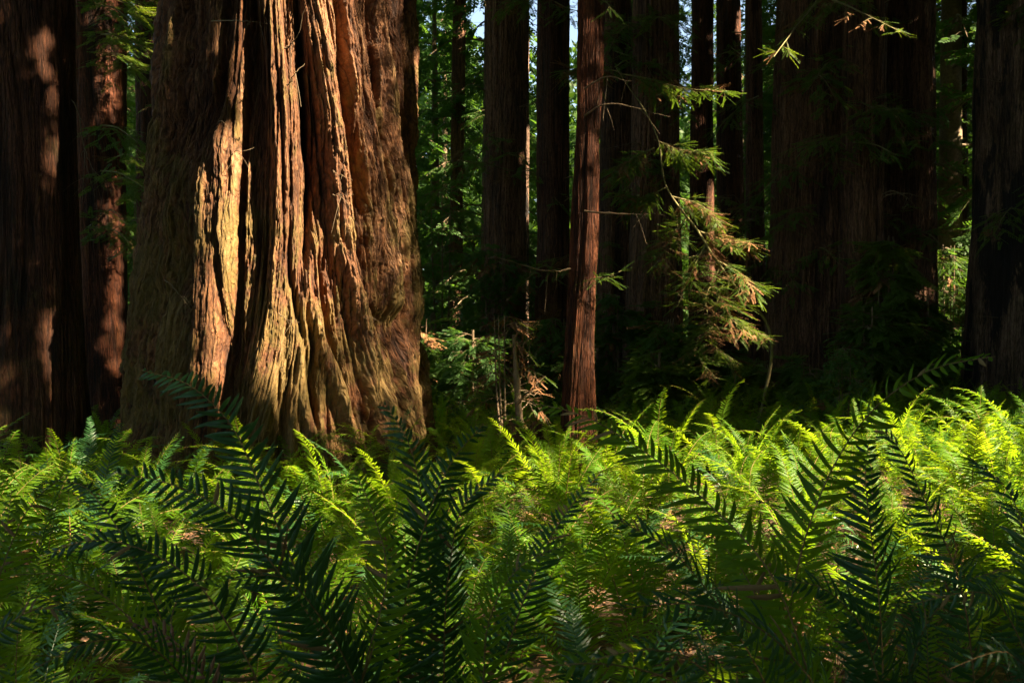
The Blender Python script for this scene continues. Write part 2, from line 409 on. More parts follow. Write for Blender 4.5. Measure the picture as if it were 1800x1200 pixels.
gme, gb = giant_mesh()
giant = thing("giant_redwood", "huge furrowed redwood with sunlit ridged orange bark, widest trunk in the picture", "redwood tree", tuple(gb))
obj("trunk", gme, giant); TREES.append((giant, gb[0], gb[1]))

left_tree = redwood("thick shaded redwood trunk cut by the left edge, with a sunlit patch", [(0, 22, 104), (400, 22, 112), (650, 26, 122), (740, 28, 128)], 13.6, 'red', 3, nth=620, nzv=420, amp=.045, cells=30, flare=.05)
redwood("narrower red redwood just right of the left edge trunk, dappled with sun", [(0, 170, 45), (400, 174, 43), (690, 182, 43)], 20.5, 'rust', 13, nth=360, amp=.03, cells=20)
redwood("slim dark redwood behind, close to the left side of the giant trunk", [(0, 262, 22), (690, 262, 22)], 27, 'red', 23, nth=240, nzv=200, amp=.03, cells=16)
redwood("thin dark far trunk just right of the giant trunk's right edge", [(0, 808, 12), (690, 800, 12)], 40, 'dark', 33, nth=120, nzv=120, amp=.03, cells=12)
redwood("broad dark redwood immediately left of the narrow white sky gap", [(0, 890, 40), (400, 888, 38), (690, 884, 42)], 26, 'dark', 43, nth=340, amp=.04, cells=20)
redwood("dark redwood immediately right of the narrow sky gap, sun touching its right side", [(0, 974, 29), (400, 974, 28), (690, 972, 33)], 24.5, 'red', 53, nth=300, amp=.03, cells=18)
slim = redwood("slim leaning redwood with rough bark lit on its right half, standing alone among the ferns", [(0, 1038, 22), (200, 1033, 22), (400, 1027, 23), (600, 1018, 24), (720, 1015, 27)], 13.6, 'rust', 63, nth=460, nzv=420, amp=.036, cells=13, flare=.5)
redwood("shadowed redwood directly behind the slim sunlit leaning one", [(0, 1083, 27), (690, 1078, 34)], 22, 'dark', 73, nth=300, amp=.03, cells=18)
limb_tree = redwood("dark broad redwood behind the drooping mossy bough", [(0, 1156, 40), (400, 1154, 42), (690, 1150, 54)], 21, 'dark', 83, nth=380, amp=.04, cells=22)
redwood("narrow redwood right of the bright blue sky strip, thin sun streak on its right edge", [(0, 1236, 20), (400, 1234, 22), (690, 1236, 26)], 25, 'red', 93, nth=260, amp=.03, cells=16)
redwood("narrow brown redwood with bare twigs, right beside the one by the blue sky strip", [(0, 1281, 22), (690, 1284, 24)], 28, 'red', 103, nth=240, amp=.03, cells=16)
redwood("thinnest nearly black trunk left of the fused redwood cluster", [(0, 1325, 13), (400, 1328, 15), (690, 1333, 18)], 22, 'dark', 113, nth=200, amp=.02, cells=12)
redwood("left trunk of the fused dark redwood cluster", [(0, 1430, 66), (400, 1425, 68), (690, 1418, 76)], 21, 'dark', 123, nth=460, nzv=320, amp=.05, cells=26)
redwood("narrow paler middle trunk of the fused dark redwood cluster", [(0, 1520, 38), (690, 1512, 40)], 19.8, 'dark', 133, nth=300, nzv=300, amp=.035, cells=18)
redwood("right trunk of the fused dark redwood cluster", [(0, 1592, 52), (400, 1592, 50), (690, 1590, 56)], 21.5, 'dark', 143, nth=420, nzv=320, amp=.05, cells=24)
redwood("pale grey brown redwood with black burn scars at the right edge", [(0, 1800, 86), (400, 1796, 86), (690, 1790, 98)], 19, 'char', 153, nth=460, nzv=340, amp=.05, cells=26)
redwood("thin far trunk in the sunlit green gap beside the burn scarred redwood", [(0, 1690, 9), (690, 1688, 11)], 40, 'red', 163, nth=100, nzv=120, amp=.02, cells=12)
redwood("thin pale far trunk visible inside the narrow sky gap", [(0, 927, 4), (690, 924, 4.5)], 36, 'char', 173, nth=90, nzv=100, amp=.02, cells=12)
# unseen redwoods placed outside the frame so their shadows darken chosen areas
for (x, y, r_, sd_) in ((9, -9, 1.0, 1), (14, 13.2, 1.1, 2), (21, 4.5, .9, 3), (25, -24, 1.2, 4), (28, 14, 1.2, 5), (-13, 5, 1., 6), (-6, -9, 1.1, 7), (5, -13, .9, 8), (36, 0, 1, 9), (24, 36, 1, 10)):
    Yv = 20.; hwp = r_ / Yv * F
    me, _b = trunk_mesh("shade_trunk", [(0, 900, hwp * .92), (690, 900, hwp)], Yv, M['dark'], seed=200 + sd_ * 7, nth=110, nzv=60, amp=.05, cells=20)
    r = thing("redwood_tree", "unseen redwood of the surrounding forest, placed outside the picture for its shade", "redwood tree", (x, y, float(gz(x, y))), "redwoods placed outside the picture for shade")
    obj("trunk", me, r); TREES.append((r, x, y))

# ------------------------------------------------------------------ canopy of those redwoods, unseen, with gaps cut to put sun on chosen spots
A_ = np.cross(S, [0, 0, 1]); A_ /= np.linalg.norm(A_); B_ = np.cross(A_, S)
def sp(p): p = np.asarray(p, float); return np.stack([p @ A_, p @ B_], -1)
def sf(px, py, c=(-3.05, 13.7, 2.0)):
    """where the line of sight through a point of the photograph meets an upright cylinder"""
    u = (px - 900) / F; cx_, cy_, R_ = c
    A2 = u * u + 1; B2 = u * cx_ + cy_; C2 = cx_ ** 2 + cy_ ** 2 - R_ ** 2
    return at(px, py, (B2 - math.sqrt(max(B2 * B2 - A2 * C2, 0))) / A2)
LT = (-6.77, 13.6, .93); L2 = (-8.5, 20.5, .52)
GAPS = [  # capsules (point, point, radius) cleared of leaves to let sun onto these places
    # giant trunk: upper right, middle ridges
    (sf(568, -60), sf(584, 340), .42), (sf(500, -40), sf(500, 380), .32), (sf(500, 380), sf(478, 650), .33), (sf(560, 380), sf(560, 520), .4),
    (sf(402, 330), sf(385, 640), .25), (sf(318, 330), sf(296, 480), .17), (sf(620, 420), sf(650, 700), .4, .6), (sf(560, 560), sf(600, 760), .35, .6),
    (sf(680, -20), sf(700, 700), .65, .6), (sf(440, 700), sf(520, 740), .2, .6), (sf(300, 690), sf(300, 740), .08),
    # left tree and its neighbour
    (sf(92, 60, LT), sf(103, 170, LT), .15, .5), (sf(105, 230, LT), sf(108, 300, LT), .2, .5), (sf(130, 600, LT), sf(138, 730, LT), .24, .5),
    (sf(190, -20, L2), sf(195, 190, L2), .28, .5), (sf(198, 330, L2), sf(200, 640, L2), .26, .5), (sf(190, 100, L2), sf(190, 180, L2), .2), (at(262, 260, 27), at(262, 300, 27), .3),
    # slim tree
    (sf(1032, 100, (.95, 13.6, .22)), sf(1024, 740, (.9, 13.6, .22)), .42, .3),
    # fern band
    (at(1230, 750, 10.5), at(1420, 730, 10.5), 1.0), (at(1450, 755, 9.8), at(1820, 730, 9.8), 1.2), (at(930, 810, 9.5), at(985, 785, 9.5), .58),
    (at(460, 805, 9.3), at(540, 825, 9.0), .62), (at(5, 800, 10), at(30, 790, 10), .65), (at(1600, 705, 11.5), at(1820, 690, 11.5), .6), (at(-20, 860, 8), at(60, 850, 8), .3), (at(200, 900, 7), at(330, 880, 7), .18), (at(420, 950, 5.5), at(470, 930, 5.5), .25), (at(930, 960, 5.2), at(990, 940, 5.2), .25), (at(1700, 960, 5.5), at(1780, 930, 5.5), .35),
    (at(850, 840, 8), at(900, 820, 8), .32), (at(1130, 790, 11), at(1230, 765, 11), .42), (at(1560, 860, 7.5), at(1780, 840, 7.5), .6), (at(1200, 850, 8), at(1300, 840, 8), .45),
    (at(720, 960, 6), at(730, 940, 6), .25), (at(280, 830, 8.5), at(360, 820, 8.5), .35), (at(1350, 860, 7), at(1500, 840, 7), .6), (at(640, 790, 10), at(680, 780, 10), .2),
    (at(560, 900, 6), at(620, 960, 5), .22), (at(60, 900, 6.5), at(140, 880, 6.5), .3), (at(1000, 900, 6.5), at(1080, 880, 6.5), .3),
    # lit bough and shrubs
    (at(1220, 250, 16), at(1190, 330, 16), .42), (at(1180, 350, 16), at(1290, 590, 15.8), .45), (at(1240, 150, 15.8), at(1250, 170, 15.8), .4), (at(1440, -10, 15.8), at(1570, 55, 15.2), .45),
    (at(870, 640, 13.4), at(880, 620, 13.4), .15, .5), (at(940, 690, 13), at(950, 720, 13), .22),
    (at(1250, 350, 25), at(1245, 480, 25), .3), (at(1003, 0, 24), at(1003, 200, 24), .3), (at(190, 700, 17), at(190, 720, 17), .3),
]
_rs = np.random.default_rng(5)
for k in range(60):   # flecks in the far forest
    GAPS.append((at(_rs.uniform(100, 1780), _rs.uniform(60, 620), _rs.uniform(30, 55)),) * 2 + (_rs.uniform(.3, .95),))
for (px, py, Yd, rr_) in ((1685, 560, 25, .9), (1675, 440, 31, 1.1), (1665, 320, 38, 1.), (1690, 200, 40, 1.), (1350, 250, 30, .8), (1665, 480, 34, 1.6), (1670, 560, 33, 1.3), (1670, 300, 40, 1.6), (820, 370, 34, .9), (760, 230, 34, .8), (800, 130, 36, .6), (1348, 300, 34, 1.2), (230, 420, 38, 1.2), (940, 560, 36, 1.2)):
    GAPS.append((at(px, py, Yd), at(px, py + 20, Yd), rr_))
for k in range(80):   # flecks among the nearer ferns
    Yf = _rs.uniform(2.5, 8.5); GAPS.append((at(_rs.uniform(-50, 1850), 640 + 1000 / Yf, Yf),) * 2 + (_rs.uniform(.07, .19),))
def lit(P):
    q = sp(P); out = np.zeros(len(P), bool); thin = np.zeros(len(P), bool)
    for k, (p0, p1, r, *pk) in enumerate(GAPS):
        a0, a1 = sp(p0), sp(p1); dd = a1 - a0; L = dd @ dd + 1e-9
        lo, hi = np.minimum(a0, a1) - r * 1.25, np.maximum(a0, a1) + r * 1.25
        ix = np.nonzero((q[:, 0] > lo[0]) & (q[:, 0] < hi[0]) & (q[:, 1] > lo[1]) & (q[:, 1] < hi[1]))[0]
        qq = q[ix]; t = np.clip(((qq - a0) @ dd) / L, 0, 1)
        hit = np.linalg.norm(qq - a0 - t[:, None] * dd, axis=1) < r * (.8 + .4 * vn(qq[:, 0] * 1.1 + k, qq[:, 1] * 1.1 + k, 60))
        (thin if pk else out)[ix[hit]] = True
    return out, thin

def rand_unit(n, g): v = g.normal(size=(n, 3)); return v / np.linalg.norm(v, axis=1)[:, None]
def leaf_quads(P, D, N, L, W):
    """diamond leaves: centre P, direction D, normal N"""
    Sd = np.cross(N, D); Sd /= np.linalg.norm(Sd, axis=1)[:, None] + 1e-9
    L = np.broadcast_to(L, (len(P),))[:, None]; W = np.broadcast_to(W, (len(P),))[:, None]
    V = np.stack([P - D * L / 2, P + Sd * W / 2 - D * L * .05, P + D * L / 2, P - Sd * W / 2 - D * L * .05], 1)
    return V.reshape(-1, 3), np.arange(len(P) * 4).reshape(-1, 4)

def shading_canopy():
    g = np.random.default_rng(99)
    def slab(n, x0, x1, y0, y1):
        x = g.uniform(x0, x1, n); y = g.uniform(y0, y1, n)
        z = np.maximum(15., 4.5 + .43 * y) + g.uniform(0, 9, n)
        return np.stack([x, y, z], -1)
    # clump centres: dense where it shades the picture, thinner elsewhere
    cc = np.concatenate([slab(15500, 0, 70, -44, 52), slab(3600, -36, 0, -10, 60), slab(6000, -45, 110, 52, 125)])
    n = 42
    P = np.repeat(cc, n, 0) + g.normal(size=(len(cc) * n, 3)) * np.array([.75, .75, .4])
    P = np.concatenate([P, np.stack([g.uniform(0, 70, 340000), g.uniform(-44, 52, 340000), np.zeros(340000)], -1)])
    k0 = len(cc) * n; P[k0:, 2] = np.maximum(15., 4.5 + .43 * P[k0:, 1]) + g.uniform(0, 7, len(P) - k0)
    cut, thin = lit(P); P = P[~cut]; thin = thin[~cut]
    D = rand_unit(len(P), g); D[:, 2] *= .4; D /= np.linalg.norm(D, axis=1)[:, None]
    N = rand_unit(len(P), g); N[:, 2] += 1.0; N /= np.linalg.norm(N, axis=1)[:, None]
    Ls = g.uniform(.28, .5, len(P)) * np.where(thin, .46, 1)
    tx = np.array([[t[1], t[2]] for t in TREES])
    own = np.argmin(((P[:, None, :2] - tx[None]) ** 2).sum(-1) if len(P) < 1 else np.stack([(P[:, 0] - a) ** 2 + (P[:, 1] - b) ** 2 for a, b in tx], -1), axis=1)
    for k, (r, x, y) in enumerate(TREES):
        s = own == k
        if s.sum() < 20: continue
        V, Qd = leaf_quads(P[s] - np.array(r.location), D[s], N[s], Ls[s], Ls[s] * .6)
        obj("crown", make_mesh("shading_canopy", V, [Qd], [M['needle_far']], smooth=False), r)
shading_canopy()

# ------------------------------------------------------------------ sword ferns
def frond_geo(P, Nrm, n_pairs, plen, pw, bag, hi=False, seed=0, droop=.25, start=.16, rad=.004, m_leaf=0, m_st=1, missing=.02):
    """P: stalk points (n,3). Nrm: frond face normal (3,) or (n,3)."""
    g = np.random.default_rng(seed)
    n = len(P)
    T = np.gradient(P, axis=0); T /= np.linalg.norm(T, axis=1)[:, None]
    Nn = np.broadcast_to(Nrm, (n, 3)); Lr = np.cross(T, Nn); Lr /= np.linalg.norm(Lr, axis=1)[:, None]
    Nn = np.cross(Lr, T)
    s_all = np.linspace(0, 1, n)
    bag.tube(P, rad * (1.05 - .85 * s_all), 5 if hi else 4, m_st)
    s = start + (1 - start) * (np.arange(n_pairs) / n_pairs) ** .92
    def ip(A, s): return np.stack([np.interp(s, s_all, A[:, i]) for i in range(3)], -1)
    q = (s - start) / (1 - start)
    prof = np.minimum(1, (.62 + q * 1.9)) * np.clip(1 - q, 0, 1) ** .55 + .06
    for side in (-1, 1):
        ss = np.clip(s + side * .25 / n_pairs, 0, 1)
        B = ip(P, ss); Tt = ip(T, ss); LL = ip(Lr, ss) * side; NN = ip(Nn, ss)
        k = g.random(n_pairs) > missing
        B, Tt, LL, NN, pr, qq = B[k], Tt[k], LL[k], NN[k], prof[k], q[k]
        m = len(B)
        ang = (.18 + .45 * qq + g.normal(0, .09, m) + .12 * np.sin(s[k] * 9 + seed))[:, None]
        lift = (.10 + g.normal(0, .17, m) + .2 * np.sin(s[k] * 7 + seed * 2 + side))[:, None]
        D = LL * np.cos(ang) + Tt * np.sin(ang) + NN * lift
        D /= np.linalg.norm(D, axis=1)[:, None]
        Wd = Tt * np.cos(ang) - LL * np.sin(ang)
        tw = (g.normal(.25, .18, m))[:, None]
        Wd = Wd * np.cos(tw) + NN * np.sin(tw)
        ln = (plen * pr * np.where(g.random(m) < .06, g.uniform(.35, .7, m), g.uniform(.86, 1.08, m)))[:, None]
        seg = 7 if hi else 4; dv = g.uniform(.3, 2.2, m)[:, None]
        ts = np.linspace(0, 1, seg + 1)
        wid = np.array([.7, .85, .95, .98, .92, .78, .5, .03]) if hi else np.array([.6, 1., .86, .55, .04])
        rows = []
        for t, w in zip(ts, wid):
            c = B + D * ln * t + Tt * ln * .16 * t * t - NN * ln * (droop * dv) * t * t
            ww = Wd * (pw * w * (.45 + .55 * pr))[:, None]
            if hi:
                rows += [c - ww * .5 - NN * .0016, c + NN * .0008, c + ww * .5 - NN * .0016]
            else:
                rows += [c - ww * .5, c + ww * .5]
        cols = 3 if hi else 2
        R = np.stack(rows, 1); nv = R.shape[1]
        b0 = np.arange(m)[:, None, None] * nv; i_ = np.arange(seg)[None, :, None] * cols; j_ = np.arange(cols - 1)[None, None]
        a0 = b0 + i_ + j_
        Qd = np.stack([a0, a0 + 1, a0 + cols + 1, a0 + cols], -1).reshape(-1, 4)
        bag.add(R.reshape(-1, 3), Qd, np.repeat(np.where(g.random(m) < (.035 if hi else .0), m_st, m_leaf), len(Qd) // max(m, 1)))

def std_frond(k, length, e0, e1, pairs, plen, pw, hi=False, side=0.0, bend=1.6, mats=None, nm="fern_frond"):
    s = np.linspace(0, 1, 22)
    el = np.radians(e0 - (e0 - e1) * s ** bend)
    az = side * s ** 1.5
    st = length / 21
    d = np.stack([np.cos(el) * np.cos(az), np.cos(el) * np.sin(az), np.sin(el)], -1)
    P = np.vstack([[0, 0, 0], np.cumsum(d[:-1] * st, 0)])
    T = d; Nrm = np.cross(T, np.cross([0, 0, 1.], T) + np.array([0, 1e-3, 0])); 
    Nrm = np.stack([-np.sin(el), np.zeros(22), np.cos(el)], -1)
    b = Bag(); frond_geo(P, Nrm, pairs, plen, pw, b, hi, 300 + k)
    return b, b.mesh(nm, mats or [M['fern'], M['rachis']], smooth=hi)

FB, FM, FMD, FK = [], [], [], []
specs = [(1.3, 76, 5, .0), (1.4, 73, -20, .3), (1.2, 70, -30, -.3), (1.3, 80, 32, .15), (1.1, 66, -38, .4), (1.45, 75, -10, -.4), (1.1, 78, 40, -.1), (1.25, 66, -42, .2)]
for k, (L, e0, e1, sd_) in enumerate(specs):
    b, me = std_frond(k, L, e0, e1, 42, .142, .0165, False, sd_)
    FB.append(b); FM.append(me)
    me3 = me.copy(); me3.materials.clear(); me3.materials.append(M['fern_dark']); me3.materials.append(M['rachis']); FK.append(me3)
    me2 = me.copy(); me2.materials.clear(); me2.materials.append(M['deadfern']); me2.materials.append(M['deadfern']); FMD.append(me2)
# low-detail fronds for the plants far back
FL = []
for k, (L, e0, e1, sd_) in enumerate(specs[:5]):
    s = np.linspace(0, 1, 12); el = np.radians(e0 - (e0 - e1) * s ** 1.6); st = L / 11
    d = np.stack([np.cos(el), 0 * el, np.sin(el)], -1); P = np.vstack([[0, 0, 0], np.cumsum(d[:-1] * st, 0)])
    b = Bag(); frond_geo(P, np.stack([-np.sin(el), 0 * el, np.cos(el)], -1), 26, .10, .021, b, False, 350 + k, rad=.005)
    FL.append((np.concatenate(b.V), np.concatenate(b.Q), np.concatenate(b.M)))

def fern_blocked(x, y):
    for (r, tx, ty), rad in BLOCK:
        if math.hypot(x - tx, y - ty) < rad: return True
    return False
BLOCK = []
for t in TREES:
    BLOCK.append((t, {id(giant): 2.35}.get(id(t[0]), .75)))
BLOCK[1] = (BLOCK[1][0], 1.3)
def zone(px, Y):
    if Y < 4.2:
        d = "in the shaded foreground"
    elif Y < 7: d = "in the middle distance"
    elif Y < 11.5: d = "in the sunny band"
    else: d = "at the far side"
    if px < 330: w = "by the left edge redwood"
    elif px < 640: w = "left of the giant redwood's middle"
    elif px < 860: w = "right of the giant redwood's middle"
    elif px < 1140: w = "by the slim leaning redwood"
    elif px < 1360: w = "by the mossy bough"
    elif px < 1620: w = "by the fused redwood cluster"
    else: w = "by the burn scarred redwood"
    return f"green sword fern {d} {w}"

pts = []
g = np.random.default_rng(21)
tries = 0
while tries < 60000:
    tries += 1
    Y = 1.9 + 24 * g.random() ** .74
    hwid = (900 + 260) / F * Y + .4
    X = g.uniform(-hwid, hwid)
    mind = .78 if Y < 3.6 else .56 if Y < 5 else .58 if Y < 8 else (.62 if Y < 13 else .72)
    if fern_blocked(X, Y): continue
    if Y > 16 and X < -2.5: continue
    if any((X - a) ** 2 + (Y - b) ** 2 < mind * mind for a, b in pts): continue
    pts.append((X, Y))
pts.sort(key=lambda p: p[1])
print("ferns", len(pts))
NEAR = [p for p in pts][:285]; FAR = pts[275:]
ORD = ["leftmost"] + [f"{k}{'th' if 10 < k % 100 < 14 else {1: 'st', 2: 'nd', 3: 'rd'}.get(k % 10, 'th')}" for k in range(2, 99)]
ZN = {}
for p in NEAR: ZN.setdefault(zone(900 + p[0] / p[1] * F, p[1]), []).append(p)
for z_ in ZN.values(): z_.sort(key=lambda p: p[0] / p[1])
PROTO = []
def fern_plant(x, y, sc, nf, k):
    z_ = zone(900 + x / y * F, y); n_ = ZN[z_].index((x, y)); d_ = z_[len("green sword fern "):]
    r = thing("sword_fern", (f"leftmost sword fern {d_}" if n_ == 0 else f"{ORD[n_]} sword fern from left {d_}"), "fern", (x, y, float(gz(x, y)) - .02))
    r["group"] = "sword ferns " + d_
    r.rotation_euler = (0, 0, rnd.uniform(0, 6.28)); r.scale = (sc,) * 3
    a0 = rnd.uniform(0, 6.28)
    for i_ in range(nf):
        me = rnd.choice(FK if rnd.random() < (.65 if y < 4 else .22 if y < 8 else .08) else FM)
        f = bpy.data.objects.new("frond", me); C.objects.link(f); f.parent = r
        f.rotation_euler = (rnd.gauss(0, .12), rnd.gauss(0.02, .16), a0 + i_ * 2.39996 + rnd.gauss(0, .2))
        q = rnd.uniform(.78, 1.1); f.scale = (q, q, q)
    for i_ in range(rnd.choice((1, 2, 2, 3)) if y < 9 else 1):
        f = bpy.data.objects.new("dead_frond", rnd.choice(FMD)); C.objects.link(f); f.parent = r
        f["label"] = "dry brown drooping frond"
        f.rotation_euler = (rnd.gauss(0, .2), rnd.uniform(.75, 1.15), rnd.uniform(0, 6.28)); f.scale = (.8,) * 3
for k, (x, y) in enumerate(NEAR):
    sc = rnd.uniform(.72, 1.08) * (.72 if y < 3.6 else .88 if y < 5 else 1)
    if y > 8: sc *= 1.0
    fern_plant(x, y, sc, rnd.randint(9, 13) if y < 12 else 10, k)
def far_ferns():
    VV, QQ, MM = [], [], []; n0 = 0
    gg = np.random.default_rng(4)
    for (x, y) in FAR:
        sc = gg.uniform(.75, 1.05)
        for i_ in range(10):
            V, Qd, Mi = FL[gg.integers(len(FL))]
            az = i_ * 2.4 + gg.normal() * .3; ty = gg.normal() * .15; s_ = sc * gg.uniform(.8, 1.1)
            R = (Matrix.Rotation(az, 3, 'Z') @ Matrix.Rotation(ty, 3, 'Y'))
            W = (V * s_) @ np.array(R).T + np.array([x, y, float(gz(x, y))])
            VV.append(W); QQ.append(Qd + n0); MM.append(Mi); n0 += len(V)
    me = make_mesh("fern_cover", np.concatenate(VV), [np.concatenate(QQ)], [M['fern'], M['rachis']], np.concatenate(MM), smooth=False)
    tag(obj("fern_ground_cover", me), "dense shaded ferns merging together at the foot of the far redwoods", "ferns", kind="stuff")
if FAR: far_ferns()

# foreground ferns whose fronds the photograph shows one by one
def hero_fern(label, base, fronds):
    b = at(*base); b[2] = float(gz(b[0], b[1]))
    r = thing("sword_fern", label, "fern", tuple(b))
    for k, fr in enumerate(fronds):
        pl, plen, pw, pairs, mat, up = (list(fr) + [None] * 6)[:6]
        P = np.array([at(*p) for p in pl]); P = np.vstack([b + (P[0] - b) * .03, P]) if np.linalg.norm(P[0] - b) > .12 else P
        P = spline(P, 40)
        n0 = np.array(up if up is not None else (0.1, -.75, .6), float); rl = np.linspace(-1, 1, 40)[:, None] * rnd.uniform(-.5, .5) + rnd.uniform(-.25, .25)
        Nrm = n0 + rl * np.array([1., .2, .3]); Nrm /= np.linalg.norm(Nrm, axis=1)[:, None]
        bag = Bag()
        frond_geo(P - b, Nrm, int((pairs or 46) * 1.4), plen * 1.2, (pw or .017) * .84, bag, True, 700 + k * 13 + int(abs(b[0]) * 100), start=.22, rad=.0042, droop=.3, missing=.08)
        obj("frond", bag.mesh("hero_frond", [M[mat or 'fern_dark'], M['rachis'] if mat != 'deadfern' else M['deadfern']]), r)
    return r
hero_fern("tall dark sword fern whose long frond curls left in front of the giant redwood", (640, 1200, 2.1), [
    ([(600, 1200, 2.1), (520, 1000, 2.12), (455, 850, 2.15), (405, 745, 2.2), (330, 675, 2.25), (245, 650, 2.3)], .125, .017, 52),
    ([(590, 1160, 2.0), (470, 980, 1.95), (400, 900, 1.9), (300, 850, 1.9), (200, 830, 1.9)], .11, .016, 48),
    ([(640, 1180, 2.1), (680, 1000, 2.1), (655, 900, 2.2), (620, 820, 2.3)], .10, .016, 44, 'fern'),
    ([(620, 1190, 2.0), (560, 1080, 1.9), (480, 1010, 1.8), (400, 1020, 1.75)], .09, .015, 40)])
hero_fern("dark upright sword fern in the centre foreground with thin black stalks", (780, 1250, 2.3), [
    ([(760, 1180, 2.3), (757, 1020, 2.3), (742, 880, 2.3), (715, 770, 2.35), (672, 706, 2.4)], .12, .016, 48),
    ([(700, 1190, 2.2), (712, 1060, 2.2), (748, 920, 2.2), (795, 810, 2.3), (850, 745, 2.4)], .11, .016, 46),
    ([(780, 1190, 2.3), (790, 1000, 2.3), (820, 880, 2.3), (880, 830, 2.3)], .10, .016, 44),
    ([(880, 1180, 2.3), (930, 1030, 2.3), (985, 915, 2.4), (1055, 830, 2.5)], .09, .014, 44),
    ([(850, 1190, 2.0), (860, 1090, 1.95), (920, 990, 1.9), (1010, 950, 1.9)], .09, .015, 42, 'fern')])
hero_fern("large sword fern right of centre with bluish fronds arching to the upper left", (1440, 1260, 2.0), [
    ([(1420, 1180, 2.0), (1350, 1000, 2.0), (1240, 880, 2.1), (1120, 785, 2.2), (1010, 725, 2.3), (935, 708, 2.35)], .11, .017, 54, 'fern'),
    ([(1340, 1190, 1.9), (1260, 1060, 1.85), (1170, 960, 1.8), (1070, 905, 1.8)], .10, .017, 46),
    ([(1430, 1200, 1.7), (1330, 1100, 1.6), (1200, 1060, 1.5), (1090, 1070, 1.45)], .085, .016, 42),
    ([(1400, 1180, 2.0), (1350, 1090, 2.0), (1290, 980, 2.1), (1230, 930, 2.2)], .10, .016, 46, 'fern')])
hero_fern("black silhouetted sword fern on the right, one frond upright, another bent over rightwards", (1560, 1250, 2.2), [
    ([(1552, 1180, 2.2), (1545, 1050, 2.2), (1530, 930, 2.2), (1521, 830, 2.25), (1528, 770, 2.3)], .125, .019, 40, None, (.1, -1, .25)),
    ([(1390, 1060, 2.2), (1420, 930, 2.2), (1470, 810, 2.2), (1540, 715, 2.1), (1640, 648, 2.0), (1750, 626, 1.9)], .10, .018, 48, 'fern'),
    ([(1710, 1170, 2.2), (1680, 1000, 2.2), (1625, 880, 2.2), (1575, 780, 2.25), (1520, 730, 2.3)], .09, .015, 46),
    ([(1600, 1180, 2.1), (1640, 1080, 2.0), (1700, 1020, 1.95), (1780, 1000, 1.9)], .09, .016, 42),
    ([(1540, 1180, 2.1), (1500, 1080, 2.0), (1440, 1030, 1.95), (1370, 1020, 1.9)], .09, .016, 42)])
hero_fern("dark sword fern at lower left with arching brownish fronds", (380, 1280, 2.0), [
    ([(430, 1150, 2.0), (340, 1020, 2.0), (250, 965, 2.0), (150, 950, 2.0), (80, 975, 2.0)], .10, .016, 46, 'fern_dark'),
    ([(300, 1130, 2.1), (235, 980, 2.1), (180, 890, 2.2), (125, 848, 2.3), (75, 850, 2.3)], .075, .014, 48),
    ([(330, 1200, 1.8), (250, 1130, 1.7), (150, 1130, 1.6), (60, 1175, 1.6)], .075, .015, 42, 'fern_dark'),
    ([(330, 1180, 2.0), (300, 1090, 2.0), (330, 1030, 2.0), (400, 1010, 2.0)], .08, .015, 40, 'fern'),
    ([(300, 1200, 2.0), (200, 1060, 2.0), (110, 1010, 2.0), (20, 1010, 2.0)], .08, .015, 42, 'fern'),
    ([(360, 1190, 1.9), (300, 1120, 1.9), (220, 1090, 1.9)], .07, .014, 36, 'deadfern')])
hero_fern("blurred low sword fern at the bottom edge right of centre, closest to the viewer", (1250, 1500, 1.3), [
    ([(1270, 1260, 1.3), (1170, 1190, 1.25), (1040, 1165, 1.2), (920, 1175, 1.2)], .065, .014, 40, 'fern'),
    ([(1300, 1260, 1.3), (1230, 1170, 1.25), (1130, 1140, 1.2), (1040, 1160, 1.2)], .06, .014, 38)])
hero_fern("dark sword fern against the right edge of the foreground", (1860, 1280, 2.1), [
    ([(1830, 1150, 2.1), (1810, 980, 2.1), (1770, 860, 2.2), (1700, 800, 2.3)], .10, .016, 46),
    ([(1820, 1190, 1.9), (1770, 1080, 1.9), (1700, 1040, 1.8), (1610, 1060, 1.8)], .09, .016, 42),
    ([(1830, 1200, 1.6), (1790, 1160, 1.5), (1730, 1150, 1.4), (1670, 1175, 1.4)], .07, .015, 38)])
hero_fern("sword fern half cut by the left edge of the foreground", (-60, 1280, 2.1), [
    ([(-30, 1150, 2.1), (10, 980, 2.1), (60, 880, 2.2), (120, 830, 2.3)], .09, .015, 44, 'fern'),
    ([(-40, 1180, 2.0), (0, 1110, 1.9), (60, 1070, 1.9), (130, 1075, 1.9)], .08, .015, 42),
    ([(-60, 1180, 2.2), (-20, 1000, 2.2), (10, 930, 2.3), (20, 860, 2.4)], .09, .015, 44, 'fern')])

